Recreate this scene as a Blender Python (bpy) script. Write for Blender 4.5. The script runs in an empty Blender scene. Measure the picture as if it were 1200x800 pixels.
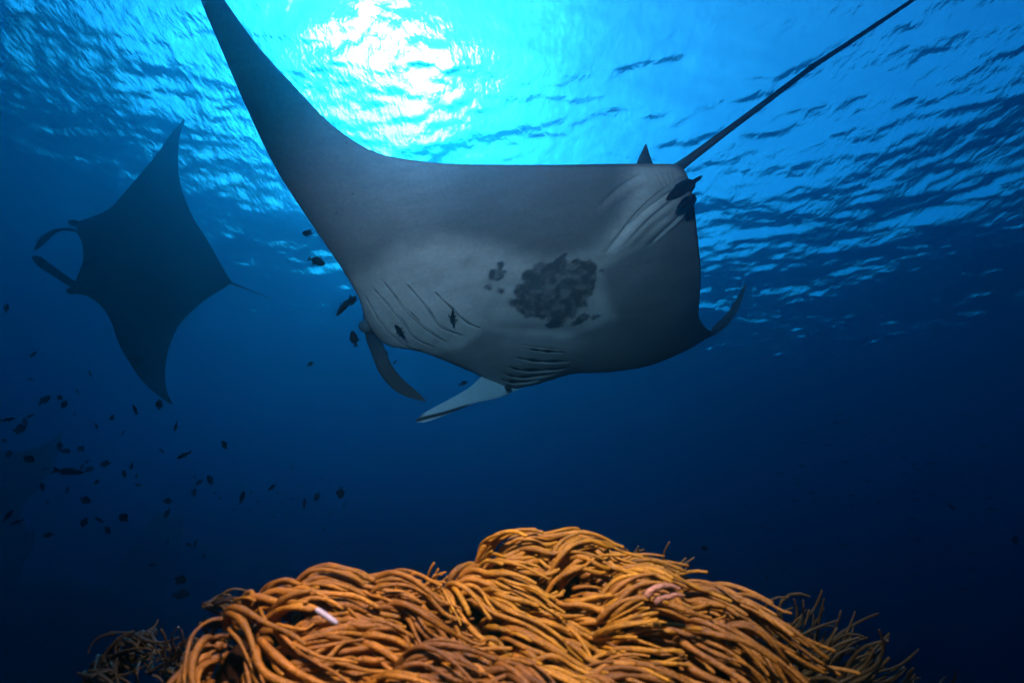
import bpy, bmesh, math, random
import numpy as np
from mathutils import Vector, Matrix, noise as mnoise

scene = bpy.context.scene
col = scene.collection
R = math.radians
rng = np.random.default_rng(7)
random.seed(7)

# ------------------------------------------------------------------ camera, world, sun, strobes, exposure
PITCH, ROLL, FPX = R(30), R(6), 600.0          # focal length in pixels of the 1200 px wide photograph
CAM = np.array([0.0, 0.0, 1.0])
_r, _f, _u = np.array([1., 0, 0]), np.array([0, math.cos(PITCH), math.sin(PITCH)]), np.array([0, -math.sin(PITCH), math.cos(PITCH)])
CR = _r * math.cos(ROLL) + _u * math.sin(ROLL)
CU = _u * math.cos(ROLL) - _r * math.sin(ROLL)
CF = _f
cam_data = bpy.data.cameras.new('camera')
cam_data.sensor_width = 36.0
cam_data.lens = 36.0 * FPX / 1200.0
cam_data.clip_start, cam_data.clip_end = 0.02, 2000
cam_data.dof.use_dof = True
cam_data.dof.focus_distance = 2.6
cam_data.dof.aperture_fstop = 3.2
cam = bpy.data.objects.new('camera', cam_data)
col.objects.link(cam)
m = Matrix(((CR[0], CU[0], -CF[0], CAM[0]), (CR[1], CU[1], -CF[1], CAM[1]), (CR[2], CU[2], -CF[2], CAM[2]), (0, 0, 0, 1)))
cam.matrix_world = m
scene.camera = cam

SURF_Z = 11.0                                   # height of the sea surface
SUN_EL, SUN_AZ = R(40), R(-25)                  # azimuth measured from +y towards +x
world = bpy.data.worlds.new('World')
scene.world = world
world.use_nodes = True
nt = world.node_tree
bg = nt.nodes['Background']
sky = nt.nodes.new('ShaderNodeTexSky')
sky.sky_type = 'NISHITA'
sky.sun_disc = False
sky.sun_elevation = SUN_EL
sky.sun_rotation = SUN_AZ
sky.ozone_density = 4.0
sky.dust_density = 2.5
nt.links.new(sky.outputs['Color'], bg.inputs['Color'])
bg.inputs['Strength'].default_value = 0.15

sun_data = bpy.data.lights.new('sun', 'SUN')
sun_data.energy = 2.1
sun_data.angle = R(17)
sun_data.color = (1.0, 0.95, 0.88)
sun = bpy.data.objects.new('sun', sun_data)
col.objects.link(sun)
sdir = Vector((math.sin(SUN_AZ) * math.cos(SUN_EL), math.cos(SUN_AZ) * math.cos(SUN_EL), math.sin(SUN_EL)))
sun.rotation_euler = sdir.to_track_quat('Z', 'Y').to_euler()

scene.view_settings.view_transform = 'Standard'
scene.view_settings.look = 'None'
scene.view_settings.exposure = 1.72
scene.view_settings.gamma = 1.0
scene.view_settings.use_curve_mapping = False
cy = scene.cycles
cy.use_denoising = True
try:
    cy.denoiser = 'OPENIMAGEDENOISE'
except Exception:
    pass
cy.max_bounces = 8
cy.diffuse_bounces = 2
cy.glossy_bounces = 4
cy.transmission_bounces = 6
cy.volume_bounces = 1
cy.transparent_max_bounces = 8
cy.sample_clamp_indirect = 20.0
cy.caustics_refractive = True
cy.caustics_reflective = True


def P(px, py, d):
    """world point seen at photograph pixel (px, py) at depth d metres along the optical axis"""
    return CAM + d * (CF + CR * ((px - 600.0) / FPX) + CU * ((400.0 - py) / FPX))


def proj(p):
    q = np.asarray(p) - CAM
    d = q @ CF
    return 600.0 + FPX * (q @ CR) / d, 400.0 - FPX * (q @ CU) / d, d


# ------------------------------------------------------------------ helpers
def mesh_obj(name, verts, faces, mat, parent=None, smooth=True):
    me = bpy.data.meshes.new(name)
    verts = np.asarray(verts, dtype=np.float32).reshape(-1, 3)
    if isinstance(faces, np.ndarray):
        faces = faces.astype(np.int32)
        n, k = faces.shape
        me.vertices.add(len(verts))
        me.vertices.foreach_set('co', verts.ravel())
        me.loops.add(n * k)
        me.loops.foreach_set('vertex_index', faces.ravel())
        me.polygons.add(n)
        me.polygons.foreach_set('loop_start', np.arange(0, n * k, k, dtype=np.int32))
        me.update(calc_edges=True)
    else:
        me.from_pydata(verts.tolist(), [], faces)
        me.update()
    if smooth:
        me.polygons.foreach_set('use_smooth', np.ones(len(me.polygons), dtype=bool))
    me.materials.append(mat)
    o = bpy.data.objects.new(name, me)
    col.objects.link(o)
    if parent is not None:
        o.parent = parent
    return o


def grid_faces(nu, nv, flip=False):
    i = np.arange(nu - 1)[:, None] * nv + np.arange(nv - 1)[None, :]
    i = i.ravel()
    q = np.stack([i, i + 1, i + nv + 1, i + nv], 1)
    return q[:, ::-1] if flip else q


def material(name):
    mt = bpy.data.materials.new(name)
    mt.use_nodes = True
    return mt, mt.node_tree, mt.node_tree.nodes['Principled BSDF']


def tag(o, label=None, cat=None, group=None, kind=None):
    if label:
        o['label'] = label
    if cat:
        o['category'] = cat
    if group:
        o['group'] = group
    if kind:
        o['kind'] = kind
    return o


def empty(name, loc=(0, 0, 0)):
    o = bpy.data.objects.new(name, None)
    col.objects.link(o)
    o.location = loc
    return o


# ------------------------------------------------------------------ sea surface
def axis_points(c0, c1, d0, lim0, lim1, grow):
    pts = list(np.arange(c0, c1, d0))
    d, x = d0, pts[-1]
    while x < lim1:
        d = min(d * grow, 4.0)
        x += d
        pts.append(x)
    d, x = d0, c0
    while x > lim0:
        d = min(d * grow, 4.0)
        x -= d
        pts.insert(0, x)
    return np.array(pts)


def build_water():
    xs = axis_points(-12, 12, 0.06, -160, 160, 1.022)
    ys = axis_points(2, 18, 0.055, -60, 190, 1.022)
    X, Y = np.meshgrid(xs, ys, indexing='ij')
    dx = np.gradient(xs)[:, None] * np.ones_like(Y)
    dy = np.gradient(ys)[None, :] * np.ones_like(X)
    sp = np.maximum(dx, dy)
    Z = np.zeros_like(X)
    g = np.random.default_rng(11)
    wind = R(62)
    n = 170
    lam = np.exp(np.linspace(math.log(5.5), math.log(0.11), n))
    rms = 0.155
    for i in range(n):
        spread = R(24) + R(26) * i / n
        th = wind + g.normal(0, spread)
        k = 2 * math.pi / lam[i]
        # spectrum: slope share per log band, a little more in the middle bands
        w = 0.75 + 0.6 * math.exp(-((math.log(lam[i]) - math.log(0.38)) / 0.8) ** 2)
        amp = rms * math.sqrt(2.0 / n) * w / k
        ph = g.uniform(0, 2 * math.pi)
        arg = k * (X * math.cos(th) + Y * math.sin(th)) + ph
        att = np.clip((lam[i] / sp - 2.5) / 3.0, 0, 1)
        Z += att * amp * (np.sin(arg) + 0.22 * np.cos(2 * arg))
    V = np.stack([X, Y, SURF_Z + Z], -1).reshape(-1, 3)
    mt, t, b = material('sea_surface')
    t.nodes.remove(b)
    gl = t.nodes.new('ShaderNodeBsdfGlass')
    gl.inputs['IOR'].default_value = 1.333
    gl.inputs['Roughness'].default_value = 0.0
    out = t.nodes['Material Output']
    tc = t.nodes.new('ShaderNodeNewGeometry')
    mp = t.nodes.new('ShaderNodeMapping')
    mp.inputs['Rotation'].default_value = (0, 0, -wind)
    mp.inputs['Scale'].default_value = (1.0, 0.62, 1.0)
    t.links.new(tc.outputs['Position'], mp.inputs['Vector'])
    nz = t.nodes.new('ShaderNodeTexNoise')
    nz.inputs['Scale'].default_value = 9.0
    nz.inputs['Detail'].default_value = 4.0
    t.links.new(mp.outputs['Vector'], nz.inputs['Vector'])
    bp = t.nodes.new('ShaderNodeBump')
    bp.inputs['Strength'].default_value = 1.0
    bp.inputs['Distance'].default_value = 0.022
    t.links.new(nz.outputs['Fac'], bp.inputs['Height'])
    t.links.new(bp.outputs['Normal'], gl.inputs['Normal'])
    t.links.new(gl.outputs['BSDF'], out.inputs['Surface'])
    o = mesh_obj('water', V, grid_faces(len(xs), len(ys), True), mt)
    tag(o, 'rippled sea surface seen from below with the sun glowing through', 'water', kind='structure')
    return o


build_water()


def box_mesh(name, a, b, mat):
    x0, y0, z0 = a
    x1, y1, z1 = b
    v = [(x0, y0, z0), (x1, y0, z0), (x1, y1, z0), (x0, y1, z0), (x0, y0, z1), (x1, y0, z1), (x1, y1, z1), (x0, y1, z1)]
    f = [(0, 3, 2, 1), (4, 5, 6, 7), (0, 1, 5, 4), (1, 2, 6, 5), (2, 3, 7, 6), (3, 0, 4, 7)]
    return mesh_obj(name, v, f, mat, smooth=False)


def build_haze():
    mt, t, b = material('blue_water_body')
    t.nodes.remove(b)
    pv = t.nodes.new('ShaderNodeVolumePrincipled')
    dens = 0.45
    ss = np.array([0.004, 0.0290, 0.0480])          # scattering per metre
    st = np.array([0.40, 0.150, 0.108])           # extinction per metre
    c = ss / dens
    a = (st - ss) / dens / (1 - c)
    ac = (1 - a) ** 2
    pv.inputs['Color'].default_value = (*c, 1)
    pv.inputs['Absorption Color'].default_value = (*ac, 1)
    pv.inputs['Density'].default_value = dens
    pv.inputs['Anisotropy'].default_value = 0.85
    t.links.new(pv.outputs['Volume'], t.nodes['Material Output'].inputs['Volume'])
    o = box_mesh('haze', (-150, -50, -14), (150, 180, SURF_Z - 0.75), mt)
    tag(o, 'blue sea water filling the space between the reef and the surface', 'water', kind='stuff')


build_haze()


# ------------------------------------------------------------------ dive strobes beside the lens (the photograph is flash-lit)
def strobe(loc, aim, watts, color, size=0.09, cone=115):
    ld = bpy.data.lights.new('dive_strobe', 'SPOT')
    ld.energy = watts
    ld.shadow_soft_size = size / 2
    ld.spot_size = R(cone)
    ld.spot_blend = 0.9
    ld.color = color
    o = bpy.data.objects.new('dive_strobe', ld)
    col.objects.link(o)
    o.location = loc
    o.rotation_euler = (Vector(aim) - Vector(loc)).to_track_quat('-Z', 'Y').to_euler()


strobe(tuple(CAM - CR * 0.26 + CU * 0.50 + CF * 0.10), tuple(P(630, 385, 2.8)), 160, (1.0, 0.43, 0.46), cone=72)      # turned up to the manta
strobe(tuple(CAM - CR * 0.16 + CU * 0.70 + CF * 0.52), tuple(P(590, 690, 0.90)), 104, (1.0, 0.44, 0.44), cone=74)       # arm bent forward over the coral


# ------------------------------------------------------------------ manta rays
def cr_spline(pts, n_t):
    """Catmull-Rom through rows of pts, sampled at the station parameters n_t (0..len-1)"""
    pts = np.asarray(pts, float)
    n = len(pts)
    ext = np.vstack([2 * pts[0] - pts[1], pts, 2 * pts[-1] - pts[-2]])
    t = np.clip(np.asarray(n_t, float), 0, n - 1 - 1e-9)
    i = np.floor(t).astype(int)
    f = (t - i)[:, None]
    p0, p1, p2, p3 = ext[i], ext[i + 1], ext[i + 2], ext[i + 3]
    return 0.5 * (2 * p1 + (p2 - p0) * f + (2 * p0 - 5 * p1 + 4 * p2 - p3) * f ** 2 + (3 * p1 - p0 - 3 * p2 + p3) * f ** 3)


def smooth(a, b, x):
    t = np.clip((x - a) / (b - a), 0, 1)
    return t * t * (3 - 2 * t)


def vnoise(x, y, seed=0):
    """value noise on arrays"""
    def h(i, j):
        s = np.sin(i * 127.1 + j * 311.7 + seed * 74.7) * 43758.5453
        return s - np.floor(s)
    i, j = np.floor(x), np.floor(y)
    fx, fy = x - i, y - j
    fx, fy = fx * fx * (3 - 2 * fx), fy * fy * (3 - 2 * fy)
    return (h(i, j) * (1 - fx) + h(i + 1, j) * fx) * (1 - fy) + (h(i, j + 1) * (1 - fx) + h(i + 1, j + 1) * fx) * fy


def fbm(x, y, seed=0, n=4):
    s, a, tot = 0, 1.0, 0
    for k in range(n):
        s = s + a * vnoise(x * 2 ** k, y * 2 ** k, seed + k)
        tot += a
        a *= 0.5
    return s / tot


def polyline_dist(px, py, pts, taper=True):
    """signed perpendicular distance (+ on the left of travel in picture space), and 0..1 position along"""
    pts = cr_spline(pts, np.linspace(0, len(pts) - 1, 24))
    seg = np.diff(pts, axis=0)
    ln = np.hypot(seg[:, 0], seg[:, 1])
    cum = np.concatenate([[0], np.cumsum(ln)])
    best = np.full(px.shape, 1e9)
    sgn = np.zeros(px.shape)
    pos = np.zeros(px.shape)
    for k in range(len(seg)):
        ax, ay = pts[k]
        dx, dy = seg[k] / ln[k]
        rx, ry = px - ax, py - ay
        t = np.clip(rx * dx + ry * dy, 0, ln[k])
        d = np.hypot(rx - t * dx, ry - t * dy)
        b = d < best
        best = np.where(b, d, best)
        sgn = np.where(b, np.sign(dx * ry - dy * rx), sgn)
        pos = np.where(b, (cum[k] + t) / cum[-1], pos)
    return best * sgn, pos


def skin_material(name, rough=0.55):
    mt, t, b = material(name)
    at = t.nodes.new('ShaderNodeAttribute')
    at.attribute_name = 'pigment'
    ge = t.nodes.new('ShaderNodeNewGeometry')
    nz = t.nodes.new('ShaderNodeTexNoise')
    nz.inputs['Scale'].default_value = 55
    nz.inputs['Detail'].default_value = 6
    nz.inputs['Roughness'].default_value = 0.7
    t.links.new(ge.outputs['Position'], nz.inputs['Vector'])
    mr = t.nodes.new('ShaderNodeMapRange')
    mr.inputs['From Min'].default_value = 0.3
    mr.inputs['From Max'].default_value = 0.7
    mr.inputs['To Min'].default_value = 0.84
    mr.inputs['To Max'].default_value = 1.14
    t.links.new(nz.outputs['Fac'], mr.inputs['Value'])
    mx = t.nodes.new('ShaderNodeVectorMath')
    mx.operation = 'SCALE'
    t.links.new(at.outputs['Color'], mx.inputs[0])
    t.links.new(mr.outputs['Result'], mx.inputs['Scale'])
    # pale nicks and dark flecks of the hide
    vo = t.nodes.new('ShaderNodeTexVoronoi')
    vo.inputs['Scale'].default_value = 9
    t.links.new(ge.outputs['Position'], vo.inputs['Vector'])
    lt = t.nodes.new('ShaderNodeMapRange')
    lt.inputs['From Min'].default_value = 0.03
    lt.inputs['From Max'].default_value = 0.06
    lt.inputs['To Min'].default_value = 0.55
    lt.inputs['To Max'].default_value = 1.0
    t.links.new(vo.outputs['Distance'], lt.inputs['Value'])
    mx2 = t.nodes.new('ShaderNodeVectorMath')
    mx2.operation = 'SCALE'
    t.links.new(mx.outputs['Vector'], mx2.inputs[0])
    t.links.new(lt.outputs['Result'], mx2.inputs['Scale'])
    t.links.new(mx2.outputs['Vector'], b.inputs['Base Color'])
    b.inputs['Roughness'].default_value = rough
    b.inputs['Specular IOR Level'].default_value = 0.25
    n2 = t.nodes.new('ShaderNodeTexNoise')
    n2.inputs['Scale'].default_value = 130
    n2.inputs['Detail'].default_value = 3
    t.links.new(ge.outputs['Position'], n2.inputs['Vector'])
    bp = t.nodes.new('ShaderNodeBump')
    bp.inputs['Strength'].default_value = 0.4
    bp.inputs['Distance'].default_value = 0.005
    t.links.new(n2.outputs['Fac'], bp.inputs['Height'])
    t.links.new(bp.outputs['Normal'], b.inputs['Normal'])
    return mt


def plain_material(name, colr, rough=0.6, spec=0.3, nscale=0, namp=0.15):
    mt, t, b = material(name)
    b.inputs['Base Color'].default_value = (*colr, 1)
    b.inputs['Roughness'].default_value = rough
    b.inputs['Specular IOR Level'].default_value = spec
    if nscale:
        tc = t.nodes.new('ShaderNodeTexCoord')
        nz = t.nodes.new('ShaderNodeTexNoise')
        nz.inputs['Scale'].default_value = nscale
        nz.inputs['Detail'].default_value = 5
        t.links.new(tc.outputs['Object'], nz.inputs['Vector'])
        rp = t.nodes.new('ShaderNodeValToRGB')
        rp.color_ramp.elements[0].position = 0.3
        rp.color_ramp.elements[1].position = 0.7
        rp.color_ramp.elements[0].color = (*[c * (1 - namp) for c in colr], 1)
        rp.color_ramp.elements[1].color = (*[min(1, c * (1 + namp)) for c in colr], 1)
        t.links.new(nz.outputs['Fac'], rp.inputs['Fac'])
        t.links.new(rp.outputs['Color'], b.inputs['Base Color'])
    return mt


def set_pigment(o, cols):
    a = o.data.attributes.new('pigment', 'FLOAT_COLOR', 'POINT')
    c = np.ones((len(o.data.vertices), 4), np.float32)
    c[:, :3] = cols
    a.data.foreach_set('color', c.ravel())


def tube(centers, radii, sides=8, squash=1.0, side_dir=None, cap=True):
    """lofted tube; squash < 1 flattens the section (a blade); side_dir gives the wide direction"""
    C = np.asarray(centers, float)
    n = len(C)
    T = np.gradient(C, axis=0)
    T /= np.linalg.norm(T, axis=1)[:, None] + 1e-12
    if side_dir is None:
        ref = np.array([0.0, 0, 1]) if abs(T[0][2]) < 0.9 else np.array([1.0, 0, 0])
        A = np.cross(T[0], ref)
        A /= np.linalg.norm(A)
        As = []
        for k in range(n):
            A = A - T[k] * (A @ T[k])
            A /= np.linalg.norm(A)
            As.append(A)
        A = np.array(As)
    else:
        A = np.broadcast_to(np.asarray(side_dir, float), C.shape).copy()
        A -= T * np.sum(A * T, 1)[:, None]
        A /= np.linalg.norm(A, axis=1)[:, None]
    B = np.cross(T, A)
    th = np.linspace(0, 2 * math.pi, sides, endpoint=False)
    r = np.asarray(radii, float)[:, None, None]
    V = C[:, None] + r * (A[:, None] * np.cos(th)[None, :, None] + squash * B[:, None] * np.sin(th)[None, :, None])
    V = V.reshape(-1, 3)
    F = []
    for k in range(n - 1):
        for j in range(sides):
            j2 = (j + 1) % sides
            F.append((k * sides + j, k * sides + j2, (k + 1) * sides + j2, (k + 1) * sides + j))
    if cap:
        F.append(tuple(range(sides))[::-1])
        F.append(tuple((n - 1) * sides + j for j in range(sides)))
    return V, F


class Manta:
    def __init__(self, LE, TE, depth, tv, td, nu, nv, weight=None):
        """LE/TE: pixel stations from wing tip to wing tip; depth(px, py, s) -> metres; tv/td ventral, dorsal half thickness at stations"""
        LE, TE = np.asarray(LE, float), np.asarray(TE, float)
        n = len(LE)
        # dense samples where weight is high
        w = np.ones(n) if weight is None else np.asarray(weight, float)
        tt = np.linspace(0, n - 1, 2000)
        ww = np.interp(tt, np.arange(n), w)
        c = np.cumsum(ww)
        c = (c - c[0]) / (c[-1] - c[0])
        self.s = np.interp(np.linspace(0, 1, nu), c, tt)
        le, te = cr_spline(LE, self.s), cr_spline(TE, self.s)
        self.L = np.array([P(p[0], p[1], depth(p[0], p[1], s / (n - 1))) for p, s in zip(le, self.s)])
        self.T = np.array([P(p[0], p[1], depth(p[0], p[1], s / (n - 1))) for p, s in zip(te, self.s)])
        self.tv = np.interp(self.s, np.arange(n), tv)
        self.td = np.interp(self.s, np.arange(n), td)
        k = np.hanning(2 * (nu // 30) + 3)
        k /= k.sum()
        pad = len(k) // 2
        for nm in ('tv', 'td'):
            a = np.pad(getattr(self, nm), pad, mode='edge')
            setattr(self, nm, np.convolve(a, k, mode='valid'))
        self.nu = nu
        self.v = np.linspace(0, 1, nv)
        self.v = 0.5 * self.v + 0.5 * (0.5 - 0.5 * np.cos(math.pi * self.v))
        self.M, self.N = self.mid(self.v)

    def mid(self, v):
        M = self.L[:, None] * (1 - v)[None, :, None] + self.T[:, None] * v[None, :, None]
        du = np.gradient(M, axis=0)
        dv = np.broadcast_to((self.T - self.L)[:, None], M.shape)
        N = np.cross(du, dv)
        ln = np.linalg.norm(N, axis=2)
        mean = N[self.nu // 2, len(v) // 2]
        mean = mean / np.linalg.norm(mean)
        view = M - CAM
        flip = np.sign(np.sum(mean * (CAM - M[self.nu // 2, len(v) // 2])))
        N = N / (ln[..., None] + 1e-9) * flip
        # relax normals at degenerate tips and smooth along the span
        k = np.hanning(2 * (self.nu // 25) + 3)
        k /= k.sum()
        pad = len(k) // 2
        Np = np.pad(N, ((pad, pad), (0, 0), (0, 0)), mode='edge')
        out = np.zeros_like(N)
        for i, kk in enumerate(k):
            out += kk * Np[i:i + N.shape[0]]
        out /= np.linalg.norm(out, axis=2)[..., None] + 1e-9
        return M, out

    @staticmethod
    def profile(v, a=0.55, b=0.95):
        p = np.power(v, a) * np.power(1 - v, b)
        vm = a / (a + b)
        return p / (vm ** a * (1 - vm) ** b)

    def ventral(self, a=0.6, b=0.9):
        return self.M + self.N * (self.tv[:, None] * self.profile(self.v, a, b)[None, :])[..., None]

    def dorsal(self, nv=60):
        v = np.linspace(0, 1, nv)
        v = 0.5 * v + 0.5 * (0.5 - 0.5 * np.cos(math.pi * v))
        M, N = self.mid(v)
        return M - N * (self.td[:, None] * self.profile(v)[None, :])[..., None]


def capsule_dark(px, py, blobs):
    f = np.zeros(px.shape)
    for (cx, cy, r) in blobs:
        f = f + np.exp(-2.2 * ((px - cx) ** 2 + (py - cy) ** 2) / r ** 2)
    return np.clip(f, 0, 1.2) - .33


def blade(name, pix, widths, mat, parent, squash=0.16, side=None, n=26, sides=14, tipround=True):
    """a fin lofted along pixel/depth stations, widths in pixels at those stations"""
    C3 = np.array([P(*p) for p in pix])
    t = np.linspace(0, len(pix) - 1, n)
    C = cr_spline(C3, t)
    w = np.interp(t, np.arange(len(pix)), widths)
    d = (C - CAM) @ CF
    rad = 0.5 * w * d / FPX
    if tipround:
        e = np.linspace(0, 1, n)
        rad = rad * np.sqrt(np.clip((1 - e) / 0.12, 0.02, 1))
    if side is None:
        Tn = C[-1] - C[0]
        side = np.cross(Tn, C.mean(0) - CAM)
    V, F = tube(C, rad, sides, squash, side)
    return mesh_obj(name, V, F, mat, parent), C, t / (len(pix) - 1)


SKIN = skin_material('manta_skin')
EYE = plain_material('manta_eye', (0.012, 0.012, 0.014), 0.15, 0.5)
SLIT = plain_material('gill_opening', (0.012, 0.013, 0.015), 0.8, 0.1)


def ellipsoid(name, c, axes, radii, mat, parent, nu=18, nv=12):
    th = np.linspace(0, math.pi, nv)
    ph = np.linspace(0, 2 * math.pi, nu)
    V = []
    for a in th:
        for b_ in ph:
            q = (math.sin(a) * math.cos(b_), math.sin(a) * math.sin(b_), math.cos(a))
            V.append(c + sum(radii[k] * q[k] * axes[k] for k in range(3)))
    return mesh_obj(name, np.array(V), grid_faces(nv, nu), mat, parent)


def near_manta():
    S = [  # LE, TE, ventral, dorsal half thickness
        ((211, -78), (213, -79), .002, .002), ((224, -36), (237, -42), .010, .012), ((235, 0), (263, 0), .018, .022),
        ((259, 57), (303, 55), .028, .034), ((291, 131), (353, 110), .040, .050), ((325, 200), (396, 152), .052, .065),
        ((363, 259), (446, 180), .064, .085), ((399, 312), (515, 191), .078, .115), ((420, 348), (590, 193), .092, .15),
        ((430, 378), (660, 193), .105, .18), ((452, 403), (720, 192), .112, .21), ((490, 411), (765, 192), .115, .23),
        ((532, 426), (795, 194), .115, .23), ((565, 441), (807, 210), .11, .22), ((592, 455), (813, 238), .10, .19),
        ((622, 449), (817, 272), .09, .16), ((665, 438), (821, 315), .075, .13), ((715, 435), (820, 348), .062, .10),
        ((760, 428), (819, 370), .045, .07), ((798, 413), (825, 382), .030, .045), ((822, 399), (833, 387), .018, .025),
        ((843, 389), (836, 382), .010, .013), ((863, 367), (854, 364), .006, .007), ((875, 333), (873, 333), .002, .002)]
    LE, TE = [s[0] for s in S], [s[1] for s in S]
    nrm = np.array([-.147, .72, .69])

    def depth(px, py, s):
        x, y = (px - 600) / 600, (400 - py) / 600
        d = 2.33 / (nrm[0] * x + nrm[1] * y + nrm[2])
        if s < .36:
            d += 0.34 * ((.36 - s) / .36) ** 2
        if s > .62:
            d += 0.85 * ((s - .62) / .38) ** 1.6
        return d

    w = [0.25, .35, .45, .6, .7, .8, .9, 1.3, 1.5, 1.8, 2, 2, 2, 2, 2, 2, 1.6, 1.4, 1.2, 1, .8, .7, .6, .5]
    M = Manta(LE, TE, depth, [s[2] for s in S], [s[3] for s in S], 470, 330, w)
    V = M.ventral()
    q = V - CAM
    d = q @ CF
    px, py = 600 + FPX * (q @ CR) / d, 400 - FPX * (q @ CU) / d
    vv = np.broadcast_to(M.v[None, :], px.shape)
    edge = smooth(0, .04, vv) * smooth(0, .04, 1 - vv)

    gl = [[(429, 345), (447, 376), (473, 400), (494, 410)], [(439, 337), (467, 368), (485, 391), (509, 405)],
          [(451, 329), (474, 358), (498, 381), (524, 400)], [(477, 331), (498, 355), (516, 379), (542, 392)],
          [(510, 340), (530, 360), (548, 376), (563, 383)]]
    gr = [[(612, 408), (637, 411.5), (663, 413)], [(603, 419), (629, 423), (669, 424)], [(594, 430), (616, 434), (665, 432)],
          [(588, 438), (611, 442), (653, 437)], [(584, 444), (603, 448), (635, 444)]]
    disp = np.zeros(px.shape)
    slit_rows = []
    for g, sg, hh in [(x, 1, 1.0) for x in gl] + [(x, -1, .75) for x in gr]:
        sd, pos = polyline_dist(px, py, g)
        sd = sd * sg                                  # + = towards the tail side of the slit
        env = np.sin(np.clip(pos, 0, 1) * math.pi) ** 0.6
        sp = 11.0 if sg > 0 else 7.5
        flap = np.where(sd < 0, np.exp(-(np.maximum(-sd - .3, 0) / sp)), np.exp(-(sd / 1.3) ** 2))
        groove = np.exp(-((sd - 1.6) / 1.3) ** 2)
        disp += env * hh * (0.022 * flap - 0.016 * groove)
    # folds of skin running to the vent between the pelvic fins
    for pts, h, wd, side in [([(709, 296), (744, 252), (771, 227), (800, 209)], .020, 11, 1),
                             ([(757, 290), (788, 262), (810, 240)], .011, 10, -1),
                             ([(698, 246), (727, 219), (756, 201)], .008, 9, 1),
                             ([(726, 290), (757, 255), (788, 231), (806, 219)], .010, 8, 1)]:
        sd, pos = polyline_dist(px, py, pts)
        env = np.sin(np.clip(pos, 0, 1) * math.pi) ** 0.7
        sd = sd * side
        disp += env * (h * np.exp(-((sd - wd * .8) / (wd * .6)) ** 2) - h * .9 * np.exp(-(sd / 2.6) ** 2))
    # fine pleats fanning in to the tail root
    ang = np.arctan2(py - 262, px - 800)
    rad = np.hypot(px - 800, py - 262)
    disp += 0.0016 * np.sin(ang * 62) * smooth(40, 55, rad) * smooth(85, 65, rad) * smooth(-2.3, -2.0, ang) * smooth(-1.35, -1.6, ang)
    # swelling of the vent region and of the belly, soft unevenness elsewhere
    disp += 0.018 * np.exp(-(((px - 752) * .68 - (250 - py) * .73) / 26) ** 2 - (((px - 752) * .73 + (250 - py) * .68) / 62) ** 2)
    disp += 0.020 * (fbm(px / 60, py / 60, 3, 3) - .5) + 0.004 * (fbm(px / 14, py / 14, 5, 3) - .5)
    disp -= 0.030 * np.exp(-(((py - 392) - (px - 600) * .05) / 13) ** 2) * smooth(560, 600, px) * smooth(715, 670, px)
    V = V + M.N * (disp * edge)[..., None]

    # ---- belly pigment, traced, with painted shade in the grey zones
    k = 7.275
    blobs = [(530, 170, 50), (620, 170, 50), (700, 150, 60), (745, 60, 24), (720, 110, 38), (850, 140, 55), (960, 160, 66), (430, 240, 58),
             (560, 260, 95), (700, 260, 95), (850, 250, 105), (950, 260, 78), (350, 370, 52), (450, 370, 95), (600, 380, 105), (750, 380, 105),
             (880, 370, 75), (940, 370, 48), (290, 480, 46), (370, 500, 64), (480, 480, 85), (620, 490, 85), (760, 480, 85), (890, 480, 50),
             (420, 560, 46), (540, 570, 60), (680, 560, 64), (790, 560, 52), (640, 660, 52), (710, 650, 48), (610, 680, 28),
             (200, 150, 40), (140, 235, 62), (200, 225, 40), (88, 335, 34), (190, 370, 40)]
    jx = px + 7.0 * (fbm(px / 6, py / 6, 21, 5) - .5)
    jy = py + 7.0 * (fbm(px / 6, py / 6, 31, 5) - .5)
    f = capsule_dark(jx, jy, [(560 + a / k, 290 + b / k, r * 1.28 / k) for a, b, r in blobs])
    for cx, cy, a_, b_, th in [(870, 632, 90, 30, -.6), (1005, 595, 58, 20, -.35), (1062, 197, 26, 12, -.5), (880, 590, 60, 22, -.6)]:
        X, Y = jx - (560 + cx / k), jy - (290 + cy / k)
        xr, yr = X * math.cos(th) + Y * math.sin(th), -X * math.sin(th) + Y * math.cos(th)
        f = np.maximum(f, 1 - np.hypot(xr / (a_ / k), yr / (b_ / k)))
    spot = smooth(-.14, .36, f + .25 * (fbm(px / 2.2, py / 2.2, 91, 3) - .5))
    mott = fbm(px / 6, py / 6, 41, 4)
    spot = spot * (0.66 + 0.34 * smooth(.25, .62, mott))
    # grey markings of trailing half, right wing and chin, darkened to hold shade too
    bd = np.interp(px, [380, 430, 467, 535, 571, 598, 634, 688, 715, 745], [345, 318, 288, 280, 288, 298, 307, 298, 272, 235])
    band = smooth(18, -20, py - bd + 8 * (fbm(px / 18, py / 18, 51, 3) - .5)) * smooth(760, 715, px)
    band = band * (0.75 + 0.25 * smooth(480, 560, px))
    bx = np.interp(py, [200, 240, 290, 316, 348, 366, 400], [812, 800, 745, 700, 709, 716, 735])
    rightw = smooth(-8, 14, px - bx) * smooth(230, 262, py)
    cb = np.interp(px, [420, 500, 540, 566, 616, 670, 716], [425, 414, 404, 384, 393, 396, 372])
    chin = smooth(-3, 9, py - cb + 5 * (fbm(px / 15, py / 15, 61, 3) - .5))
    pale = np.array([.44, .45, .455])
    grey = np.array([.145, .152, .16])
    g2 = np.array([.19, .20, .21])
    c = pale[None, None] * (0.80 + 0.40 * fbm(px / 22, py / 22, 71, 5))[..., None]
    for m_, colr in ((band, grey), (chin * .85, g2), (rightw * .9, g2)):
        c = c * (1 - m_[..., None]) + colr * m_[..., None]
    c = c * (1 - spot[..., None]) + np.array([.075, .08, .086]) * spot[..., None]
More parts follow.
